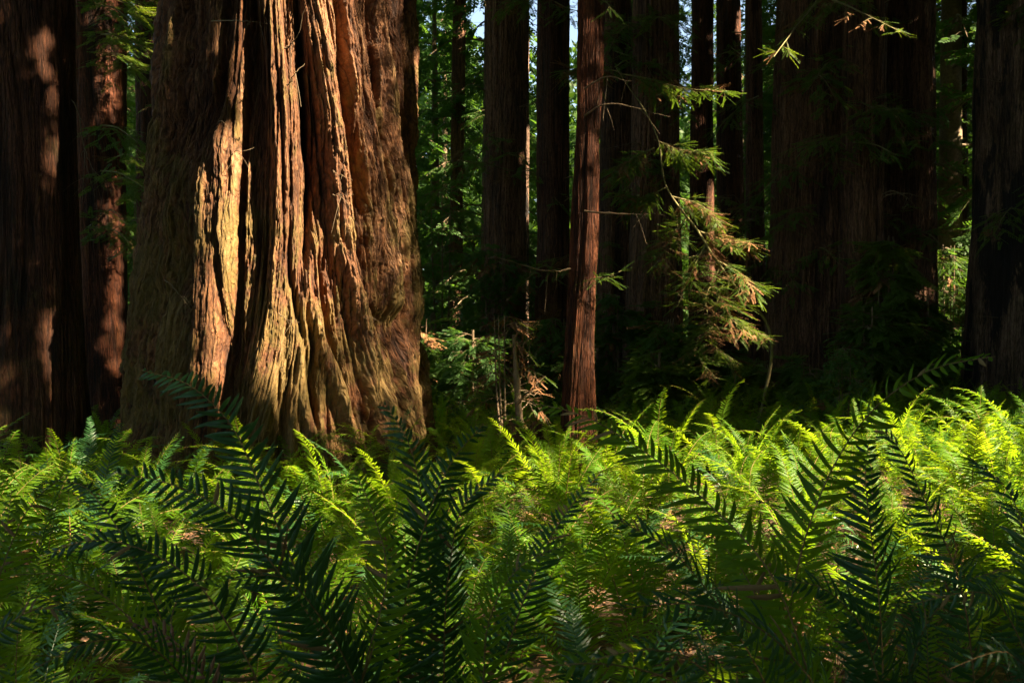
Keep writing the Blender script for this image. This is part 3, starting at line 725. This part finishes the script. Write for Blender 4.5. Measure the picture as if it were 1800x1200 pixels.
# ------------------------------------------------------------------ conifer sprays
def spray_tpl(n, L, nl, nw):
    """flat twig with two rows of needles along +X, facing +Z; returns leaf (P,D) local arrays"""
    s = np.linspace(.06, 1, n)
    P, D, Ln = [], [], []
    for side in (-1, 1):
        a_ = np.radians(52 - 20 * s)
        d = np.stack([np.cos(a_), side * np.sin(a_), -.12 + 0 * s], -1)
        ln = nl * (1 - .45 * s)
        P.append(np.stack([s * L, 0 * s, -.05 * L * s ** 2], -1) + d * ln[:, None] / 2); D.append(d); Ln.append(ln)
    return np.concatenate(P), np.concatenate(D), np.concatenate(Ln)
def sprays(bag, pos, dirs, tpl, scale, nw, g, m=0, roll=.5):
    """place spray template at many positions along directions"""
    P0, D0, L0 = tpl
    dirs = dirs / (np.linalg.norm(dirs, axis=1)[:, None] + 1e-9)
    up = np.array([0, 0, 1.]) + g.normal(0, roll, (len(pos), 3)) * .6
    Yv = np.cross(up, dirs); Yv /= np.linalg.norm(Yv, axis=1)[:, None] + 1e-9
    Zv = np.cross(dirs, Yv)
    R = np.stack([dirs, Yv, Zv], -1)                    # (n,3,3)
    sc = np.broadcast_to(scale, (len(pos),))[:, None]
    P = np.einsum('nij,kj->nki', R, P0) * sc[..., None] + pos[:, None]
    D = np.einsum('nij,kj->nki', R, D0)
    N = np.broadcast_to(Zv[:, None], D.shape) + g.normal(0, .25, D.shape)
    L = (L0[None] * sc)
    V, Qd = leaf_quads(P.reshape(-1, 3), D.reshape(-1, 3), N.reshape(-1, 3), L.ravel(), (nw * sc * np.ones_like(L)).ravel())
    bag.add(V, Qd, m)

TPL_FINE = spray_tpl(17, .24, .034, 0)
TPL_MID = spray_tpl(8, .34, .11, 0)
TPL_FAR = spray_tpl(5, .55, .26, 0)

def bough(wood, leaf, P, rad, g, nsub=22, sublen=.9, tpl=TPL_FINE, nw=.009, s0=.1, dead=.0, flat=.35, spr=9, droop=.35, scale=1., mleaf=0, mdead=1):
    """a limb along P with side twigs carrying sprays"""
    n = len(P); s_all = np.linspace(0, 1, n)
    wood.tube(P, rad * (1.05 - .8 * s_all), 6)
    T = np.gradient(P, axis=0); T /= np.linalg.norm(T, axis=1)[:, None]
    for k in range(nsub):
        s = s0 + (1 - s0) * (k + g.random()) / nsub
        p = np.array([np.interp(s, s_all, P[:, i]) for i in range(3)]); t = np.array([np.interp(s, s_all, T[:, i]) for i in range(3)])
        side = np.cross(t, [0, 0, 1.]); side /= np.linalg.norm(side) + 1e-6
        d = side * (1 if k % 2 else -1) * g.uniform(.5, 1) + t * g.uniform(.2, .8) + np.array([0, 0, 1]) * g.normal(-.05, flat)
        if abs(t[2]) > .75: d = rand_unit(1, g)[0] * np.array([1, 1, .35]) 
        d /= np.linalg.norm(d)
        L = sublen * g.uniform(.45, 1.1) * (1.1 - .6 * s)
        tt = np.linspace(0, 1, 6)[:, None]
        Q_ = p + d * L * tt - np.array([0, 0, 1]) * L * droop * tt ** 2
        wood.tube(Q_, .0055 * scale * (1 - .7 * tt[:, 0]), 4)
        ns = max(3, int(spr * L / sublen))
        u = g.uniform(.1, 1, ns); pp = p + d * L * u[:, None] - np.array([0, 0, 1]) * L * droop * u[:, None] ** 2
        dl = np.cross(d, [0, 0, 1.]); dl /= np.linalg.norm(dl) + 1e-6
        dd = d * g.uniform(.4, 1, (ns, 1)) + dl * np.where(g.random((ns, 1)) > .5, 1, -1) * g.uniform(.2, .9, (ns, 1)) + np.array([0, 0, -1]) * g.uniform(0, .5, (ns, 1))
        sprays(leaf, pp, dd, tpl, scale * g.uniform(.7, 1.15, ns), nw, g, mdead if g.random() < dead else mleaf)

# drooping mossy bough in front of the dark trunks: parts of a young leaning redwood
def sapling(label, stem, rad, base_loc, boughs, seed, name="redwood_sapling", cat="young tree", dead=.2, nsub=20, sublen=.8, scale=1., nw=.009, tpl=TPL_FINE, moss=True, spr=9):
    g = np.random.default_rng(seed)
    r = thing(name, label, cat, tuple(base_loc)); b = np.array(base_loc)
    w = Bag(); 
    P = spline(stem, 40) - b; P = P + (np.stack([vn(np.arange(40) * .35, np.full(40, seed + i * 3), 70) for i in range(3)], -1) - .5) * rad * 2.5
    w.tube(P, rad * (1.05 - .75 * np.linspace(0, 1, 40)), 8)
    obj("trunk", w.mesh("sapling_trunk", [M['mosstwig'] if moss else M['twig']]), r)
    for pl in boughs:
        Pb = spline([np.array(p) for p in pl], 18) - b
        w = Bag(); l = Bag()
        bough(w, l, Pb, rad * .45, g, nsub=nsub, sublen=sublen, dead=dead, scale=scale, nw=nw, tpl=tpl, spr=spr)
        bo = obj("branch", w.mesh("branch", [M['mosstwig'] if moss else M['twig']]), r)
        obj("foliage", l.mesh("foliage", [M['needle'], M['deadneedle']], smooth=False), bo)
    return r
Y1 = 16.0
bb = at(1325, 690, Y1 + .6); bb[2] = float(gz(bb[0], bb[1]))
sapling("leaning mossy young redwood with drooping yellow green and brown sunlit sprays", 
    [bb, at(1345, 560, Y1 + .4), at(1305, 520, Y1 + .3), at(1268, 470, Y1), at(1225, 400, Y1), at(1170, 330, Y1), at(1155, 250, Y1), at(1110, 160, Y1 + .2), at(1085, 120, Y1 + .4)], .03, bb, [
    [at(1090, 130, Y1 + .2), at(1140, 138, Y1), at(1200, 155, Y1 - .2), at(1275, 160, Y1 - .3)],
    [at(1085, 125, Y1 + .2), at(1040, 120, Y1 + .3), at(990, 125, Y1 + .4)],
    [at(1150, 245, Y1), at(1190, 262, Y1), at(1250, 268, Y1 - .2)],
    [at(1150, 260, Y1), at(1110, 280, Y1), at(1080, 300, Y1)],
    [at(1170, 330, Y1), at(1120, 350, Y1), at(1090, 340, Y1)],
    [at(1180, 345, Y1), at(1230, 360, Y1), at(1270, 395, Y1 - .2)],
    [at(1205, 385, Y1), at(1180, 420, Y1), at(1150, 470, Y1 - .1)],
    [at(1225, 405, Y1), at(1270, 420, Y1), at(1320, 425, Y1 - .2)],
    [at(1240, 430, Y1), at(1215, 480, Y1), at(1190, 540, Y1 - .1)],
    [at(1255, 455, Y1), at(1300, 480, Y1), at(1325, 510, Y1 - .3)],
    [at(1265, 470, Y1), at(1240, 530, Y1 - .2), at(1260, 590, Y1 - .3)],
    [at(1280, 490, Y1), at(1285, 560, Y1 - .2), at(1345, 590, Y1 - .4)],
    [at(1270, 500, Y1), at(1250, 600, Y1 - .2), at(1300, 640, Y1 - .4)],
    [at(1240, 560, Y1), at(1225, 620, Y1), at(1255, 665, Y1)]], 501, dead=.32, nsub=34, sublen=.46, spr=14, nw=.0095)
# top right bough belongs to the middle trunk of the cluster
def tree_limb(tree, pl, rad, seed, nsub=24, sublen=.8, dead=.25, **kw):
    g = np.random.default_rng(seed); b = np.array(tree.location)
    P = spline([np.array(p) for p in pl], 22) - b
    w = Bag(); l = Bag(); bough(w, l, P, rad, g, nsub=nsub, sublen=sublen, dead=dead, **kw)
    bo = obj("branch", w.mesh("branch", [M['mosstwig']]), tree)
    obj("foliage", l.mesh("foliage", [M['needle'], M['deadneedle']], smooth=False), bo)
cl_mid = [t[0] for t in TREES if "middle trunk" in t[0]["label"]][0]
tree_limb(cl_mid, [at(1500, -70, 19), at(1450, -10, 17.5), at(1500, 15, 16.2), at(1585, 58, 15.2)], .03, 61, nsub=26, sublen=.6, dead=.3, nw=.009, spr=16)
tree_limb(cl_mid, [at(1490, -60, 19), at(1430, 10, 17.5), at(1390, 60, 16.5), at(1360, 100, 16)], .03, 62, nsub=22, sublen=.55, dead=.1, nw=.009, spr=15)
tree_limb(cl_mid, [at(1500, 250, 19.4), at(1540, 255, 18.6), at(1580, 275, 18)], .02, 63, nsub=12, sublen=.5, dead=0, nw=.011)
tree_limb(slim, [at(1040, 490, 13.5), at(1065, 488, 13.2), at(1088, 478, 13)], .008, 64, nsub=9, sublen=.2, dead=0, nw=.010, spr=5)
tree_limb(slim, [at(1040, 10, 13.6), at(1060, 2, 13.5), at(1075, 18, 13.3)], .008, 65, nsub=5, sublen=.15, dead=0, nw=.010, spr=3)
# limbs of the trunk behind the left edge tree
lt2 = TREES[2][0]
for k, (yy, dx) in enumerate(((40, 60), (90, 90), (250, 70), (330, 80), (430, 60))):
    tree_limb(lt2, [at(172, yy - 30, 20.2), at(172 + dx * .5, yy - 25, 19), at(172 + dx, yy, 18)], .02, 70 + k, nsub=18, sublen=.7, dead=.05, tpl=TPL_MID, nw=.03, scale=.8)

for k, t in enumerate(list(TREES)):
    lab = t[0]["label"]
    if "surrounding" in lab or t[0] in (giant, left_tree, slim) or "thin " in lab: continue
    g = np.random.default_rng(1500 + k); Yt = t[2]; cxp = 900 + t[1] / Yt * F
    for j in range(5):
        y0 = g.uniform(-40, 470); dx = g.choice((-1, 1)) * g.uniform(45, 120)
        tree_limb(t[0], [at(cxp, y0, Yt - .3), at(cxp + dx * .4, y0 - 10 + g.uniform(-10, 25), Yt - g.uniform(.8, 1.2)), at(cxp + dx, y0 + g.uniform(10, 70), Yt - g.uniform(1.2, 2.4))], .016, 1600 + k * 9 + j, nsub=16, sublen=.75, dead=.08, tpl=TPL_MID, nw=.028, scale=.75)
# bare twigs
def twig(parent, pl, rad=.008, seed=0, sub=5, mat='twig'):
    g = np.random.default_rng(seed); b = np.array(parent.location); P = spline([np.array(p) for p in pl], 20) - b
    P[1:] += np.cumsum(g.normal(0, .006, (19, 3)), 0)
    w = Bag(); w.tube(P, rad * (1 - .8 * np.linspace(0, 1, 20)), 5)
    for k in range(sub):
        i_ = g.integers(4, 18); d = rand_unit(1, g)[0]; d[2] -= .4; L = g.uniform(.08, .35)
        t = np.linspace(0, 1, 5)[:, None]; w.tube(P[i_] + d * L * t + np.array([0, 0, -.1]) * t ** 2, rad * .4 * (1 - .6 * t[:, 0]), 4)
    obj("dead_twig", w.mesh("dead_twig", [M[mat]]), parent)
twig(left_tree, [at(95, 188, 14.1), at(130, 180, 13.6), at(143, 215, 13.5), at(150, 290, 13.4), at(143, 380, 13.4)], .012, 1, 9)
twig(left_tree, [at(95, 200, 14.1), at(70, 215, 13.8), at(30, 225, 13.6)], .022, 2, 3)
twig(left_tree, [at(148, 260, 13.4), at(165, 300, 13.4), at(215, 340, 13.3)], .007, 3, 5)
for k, t in enumerate(list(TREES)):
    lab = t[0]["label"]
    if "surrounding" in lab or t[0] in (giant, left_tree) or "thin " in lab: continue
    g = np.random.default_rng(1900 + k); Yt = t[2]; cxp = 900 + t[1] / Yt * F
    for j in range(4):
        y0 = g.uniform(0, 560); sx_ = g.choice((-1, 1)); hw_ = 45 if Yt < 22.5 and "cluster" in lab else 18
        p0 = at(cxp + sx_ * hw_ * .7, y0, Yt - .2)
        twig(t[0], [p0, p0 + [sx_ * .25, -.3, g.uniform(-.1, .2)], p0 + [sx_ * g.uniform(.5, 1.1), -.5, g.uniform(-.5, .3)]], .014, 1950 + k * 7 + j, 3)
for k, pl in enumerate((
    [at(372, 38, 11.6), at(345 + 100, 36, 11.3), at(475, 45, 11.5)],
    [at(500, 85, 11.6), at(520, 65, 11.3), at(532, 12, 11.2)],
    [at(505, 150, 11.5), at(525, 125, 11.3), at(533, 118, 11.3)],
    [at(585, 300, 11.4), at(605, 308, 11.3), at(622, 315, 11.3)],
    [at(585, 342, 11.4), at(605, 345, 11.3), at(620, 340, 11.3)],
    [at(412, 267, 11.7), at(430, 268, 11.5), at(443, 265, 11.5)],
    [at(290, 492, 11.9), at(315, 515, 11.6), at(345, 545, 11.5)],
    [at(640, 560, 11.7), at(655, 555, 11.6), at(670, 562, 11.7)],
    [at(490, 550, 11.4), at(510, 565, 11.3), at(530, 565, 11.3)],
    [at(388, 218, 11.8), at(398, 216, 11.4), at(405, 222, 11.4)])):
    twig(giant, pl, .006 if k > 2 else .010, 20 + k, 3 if k < 3 else 2)

# ------------------------------------------------------------------ shrubs and saplings
def bush(label, px, py_top, Y, wpx, seed, name="understory_shrub", cat="shrub", dead=.0, nb=16, tpl=TPL_MID, nw=.03, scale=.7, stems=3, spr=9, sublen=.6, nsub=9, rad=.02, mat='needle', py_c=None):
    g = np.random.default_rng(seed)
    b = at(px, HZ, Y); b[2] = float(gz(b[0], b[1])); top = at(px, py_top, Y)[2] - b[2]; w_ = wpx / F * Y
    r = thing(name, label, cat, tuple(b))
    w = Bag(); l = Bag()
    for s_ in range(stems):
        q = rand_unit(1, g)[0] * w_ * .12; q[2] = 0
        w.tube(spline([np.zeros(3), q * 1.5 + [0, 0, top * .5], q * 2 + [0, 0, top]], 14), rad * np.linspace(1, .3, 14), 6)
    lo = 0.05
    bw = Bag()
    for k in range(nb):
        h = top * (lo + (1 - lo) * (k + g.random()) / nb); az = k * 2.4 + g.normal() * .3
        L = w_ * (1.1 - .75 * h / top) * g.uniform(.7, 1.1)
        d = np.array([math.cos(az), math.sin(az), 0])
        P = spline([np.array([0, 0, h]), d * L * .5 + [0, 0, h + L * .08], d * L + [0, 0, h - L * .18]], 10)
        bough(bw, l, P, rad * .4, g, nsub=nsub, sublen=sublen, tpl=tpl, nw=nw, scale=scale, dead=dead, spr=spr)
    obj("stem", w.mesh("stem", [M['twig']]), r)
    obj("branches", bw.mesh("branches", [M['twig']]), r).name = "branch_framework"
    obj("foliage", l.mesh("foliage", [M[mat], M['deadneedle']], smooth=False), r)
    return r
bush("low redwood sapling half dead brown half yellow green, left of the slim leaning trunk", 890, 555, 13.2, 100, 811, "redwood_sapling", "young tree", dead=.6, nb=20, tpl=TPL_FINE, nw=.010, scale=.9, sublen=.42, nsub=8, spr=6, rad=.02)
# rotten stump with broken upright stem beside it
def stump():
    g = np.random.default_rng(8); b = at(925, HZ, 12.9); b[2] = float(gz(b[0], b[1]))
    r = thing("rotten_stump", "small rotten reddish stump with a broken upright stem and bare sticks", "stump", tuple(b))
    z = np.linspace(-.1, .85, 60); th = np.linspace(0, 2 * np.pi, 90, endpoint=False); TH, Z = np.meshgrid(th, z); u = TH / 2 / np.pi
    edge = .62 + .26 * vn(u * 14, Z * 0, 91, 14)
    Zt = np.minimum(Z, edge)
    R = (.27 - .06 * Z) + .07 * ridged(u * 9, Z * 1.5, 92, 9) + .035 * ridged(u * 26, Z * 5, 93, 26)
    R = np.where(Z > edge, R * np.clip(1 - (Z - edge) * 5, .1, 1), R)
    V = np.stack([R * np.sin(TH), -R * np.cos(TH), Zt], -1)
    obj("stump_base", make_mesh("stump", V.reshape(-1, 3), [grid_faces(60, 90)], [M['red']], attr=np.clip(ridged(u * 9, Z * 1.5, 92, 9), 0, 1).ravel(), flow=np.stack([u * 1.7, Z, 0 * Z], -1).reshape(-1, 3)), r)
    w = Bag(); P = spline([(-.05, 0, .3), (-.1, 0, 1.0), (-.14, 0.02, 1.6), (-.16, .02, 1.95)], 30)
    w.tube(P, .055 * (1 - .65 * np.linspace(0, 1, 30)) * (1 + .5 * g.random(30)), 8); obj("broken_stem", w.mesh("broken_stem", [M['twig']]), r)
    for k in range(12):
        w = Bag(); h = g.uniform(.5, 1.8); az = g.uniform(0, 6.28); L = g.uniform(.3, .75)
        d = np.array([math.cos(az), math.sin(az), g.uniform(.2, 1.2)]); t = np.linspace(0, 1, 8)[:, None]
        w.tube(np.array([-.1, 0, h]) + d * L * t + g.normal(0, .012, (8, 3)), .009 * (1 - .7 * t[:, 0]), 5); obj("stick", w.mesh("stick", [M['twig']]), r)
stump()
bush("leafy huckleberry bush with small pale green leaves at the foot of the fused cluster", 1485, 612, 15.5, 62, 821, "huckleberry_bush", "shrub", nb=16, tpl=spray_tpl(4, .16, .055, 0), nw=.035, scale=1., sublen=.3, nsub=6, spr=6, mat='broad', rad=.012)
shr = [  # px, top py, Y, half width px
    (780, 340, 27, 130), (870, 430, 24, 110), (930, 470, 27, 90), (830, 580, 19, 75), (740, 560, 20, 60), (985, 560, 20, 70),
    (1560, 415, 18.6, 90), (1530, 540, 17.8, 70), (1620, 520, 19, 55), (1090, 520, 20, 70), (1180, 560, 18.6, 70), (1150, 620, 17.6, 60), (1250, 610, 19, 60),
    (228, 560, 23, 45), (240, 330, 30, 60), (1350, 520, 27, 60), (1680, 560, 25, 70), (1670, 430, 31, 80), (1420, 640, 17.5, 60), (1340, 640, 18, 50)]
where = ["tallest dark green understory conifer just right of the giant redwood", "dark understory conifer in front of the broad trunk left of the sky gap", "dark understory conifer at the foot of the narrow sky gap",
    "shaded low conifer right of the giant trunk, above the half dead sapling", "small shaded conifer touching the right edge of the giant trunk", "shaded conifer behind the sapling, left of the slim leaning trunk",
    "almost black young conifer in front of the right trunk of the cluster", "low black green shrub before the middle trunk of the cluster", "dark shrub at the foot of the right trunk of the cluster",
    "dark shrub right of the slim leaning trunk", "dark shrub beneath the drooping mossy bough", "lowest shaded shrub beneath the drooping mossy bough", "shrub right of the drooping bough's lower sprays",
    "green shrub in the gap left of the giant redwood's foot", "taller green understory conifer in the gap left of the giant redwood", "green conifer in the bluish gap left of the fused cluster",
    "yellow green low conifer in the gap right of the fused cluster", "taller yellow green conifer in the gap right of the fused cluster", "low shaded shrub at the left foot of the fused cluster", "low shaded shrub beside the thinnest black trunk"]
for k, ((px, pt, Yd, wpx), lb) in enumerate(zip(shr, where)):
    bush(lb, px, pt, Yd, wpx * .9, 900 + k, "understory_conifer" if "conifer" in lb else "understory_shrub", "young tree" if "conifer" in lb else "shrub",
         nb=26 if wpx > 75 else 18, tpl=TPL_MID, nw=.035, scale=1.0, sublen=.9 if Yd > 21 else .6, nsub=9, spr=9, rad=.035, mat='needle_far' if Yd > 18.8 else 'needle', dead=.14 if k in (3, 5) else .05)

# ------------------------------------------------------------------ far forest
def crown_proto(k, H, Wd, nb, lo=.02):
    g = np.random.default_rng(1200 + k); l = Bag(); w = Bag()
    w.tube(np.array([[0, 0, -.5], [.1, 0, H * .5], [0, .1, H]]), [.03 * H * .5, .02 * H * .5, .04], 8)
    for i_ in range(nb):
        h = H * (lo + (1 - lo) * (i_ + g.random()) / nb); az = i_ * 2.4 + g.normal() * .4
        L = Wd * (1.05 - .8 * h / H) * g.uniform(.6, 1.15); d = np.array([math.cos(az), math.sin(az), 0])
        P = spline([np.array([0, 0, h]), d * L * .5 + [0, 0, h + L * .03], d * L + [0, 0, h - L * .3]], 8)
        bough(w, l, P, .04, g, nsub=11, sublen=1.5, tpl=TPL_FAR, nw=.10, scale=1.0, spr=9, flat=.25)
    return w.mesh("far_trunk", [M['twig']]), l.mesh("far_crown", [M['needle_far'], M['deadneedle']], smooth=False)
protos = [crown_proto(0, 16, 3.6, 44), crown_proto(1, 22, 4.2, 54), crown_proto(2, 12, 3.2, 36), crown_proto(3, 26, 4.6, 60, .05)]
g = np.random.default_rng(77)
far = []
for row, (Yr, step) in enumerate(((38, 5.2), (46, 5.6), (56, 6.2), (68, 7), (84, 7))):
    half = 1060 / F * Yr
    x = -half - 2 + g.uniform(0, 3)
    while x < half + 2:
        far.append((x + g.normal() * .8, Yr + g.uniform(-3, 3), row)); x += step * g.uniform(.75, 1.25)
CN = {}
far.sort(key=lambda f_: (f_[2], f_[0] / f_[1]))
def is_gap(x, y):
    px = 900 + x / y * F
    return (918 < px < 950) or (1190 < px < 1216)
for k, (x, y, row) in enumerate(far):
    if min(abs(px_ - (900 + x / y * F)) for px_ in (938, 1203)) / F * y < 1.45:
        pi = 2; sc = .7
    else:
        pi = int(g.choice([1, 3, 3])) if row < 4 else int(g.integers(0, 4)); sc = g.uniform(.9, 1.25)
    px = 900 + x / y * F
    side = ("left of the left edge redwood" if px < 130 else "in the giant redwood's left gap" if px < 300 else "hidden behind the giant redwood" if px < 735 else "between giant redwood and narrow sky gap" if px < 930 else
            "between narrow sky gap and blue strip" if px < 1200 else "between blue strip and fused cluster" if px < 1370 else "behind the fused dark cluster" if px < 1645 else "right of the fused cluster" if px < 1720 else "behind the burn scarred redwood")
    if 330 < px < 690 and row > 0: continue
    dist = ("nearest", "second", "middle", "fourth", "farthest")[row]
    n_ = CN[(row, side)] = CN.get((row, side), -1) + 1
    r = thing("conifer_tree", f"{ORD[n_]} conifer of the {dist} row {side}", "conifer", (x, y, float(gz(x, y)) - .2), f"background conifers, {dist} row, {side}", rz=g.uniform(0, 6.28))
    r.scale = (sc, sc, sc * g.uniform(.9, 1.15))
    obj("trunk", protos[pi][0], r); obj("crown", protos[pi][1], r)
def far_wood():
    g = np.random.default_rng(31); b = Bag()
    n = 150000
    y = g.uniform(95, 150, n); x = g.uniform(-.75, .75, n) * y
    top = 16 + 14 * vn(x * .12 + 40, y * .06, 81) + 5 * vn(x * .5 + 40, y * .2, 82)
    h = top * g.random(n) ** .8
    P = np.stack([x, y, gz(x, y) + h * 1.2], -1)
    V, Qd = leaf_quads(P, rand_unit(n, g), rand_unit(n, g), g.uniform(.7, 1.5, n), g.uniform(.4, .9, n)); b.add(V, Qd)
    tag(obj("distant_wood", b.mesh("distant_wood", [M['needle_far']], smooth=False)), "far-off dark wood closing the view behind the trunks", "wood", kind="stuff")
def wood_ring():
    # unseen wood added at the sides and back to block low sky light
    g = np.random.default_rng(32); b = Bag(); n = 70000
    az = g.uniform(math.radians(128), math.radians(412), n); r_ = g.uniform(62, 84, n)
    x = r_ * np.cos(az); y = r_ * np.sin(az)
    h = (13 + 5 * vn(az * 9, r_ * .1, 84)) * g.random(n)
    P = np.stack([x, y, gz(x, y) + h], -1)
    V, Qd = leaf_quads(P, rand_unit(n, g), rand_unit(n, g), g.uniform(1.2, 2.2, n), g.uniform(.8, 1.4, n)); b.add(V, Qd)
    tag(obj("surrounding_wood", b.mesh("surrounding_wood", [M['needle_far']], smooth=False)), "unseen wood added round the outside of the picture to hold back sky light", "wood", kind="stuff")
far_wood(); wood_ring()

# ------------------------------------------------------------------ litter on the ground
def litter():
    g = np.random.default_rng(55); n = 26000
    y = 1.5 + 12 * g.random(n) ** .8; x = g.uniform(-.62, .62, n) * y
    P = np.stack([x, y, gz(x, y) + g.uniform(.003, .05, n)], -1)
    D = rand_unit(n, g); D[:, 2] *= .25; N = rand_unit(n, g) * .5 + [0, 0, 1]
    V, Qd = leaf_quads(P, D, N, g.uniform(.03, .12, n), g.uniform(.006, .03, n)); b = Bag(); b.add(V, Qd)
    tag(obj("leaf_litter", b.mesh("leaf_litter", [M['litter']], smooth=False)), "brown fallen leaves and needles under the ferns", "litter", kind="stuff")
litter()
print("objects", len(bpy.data.objects))
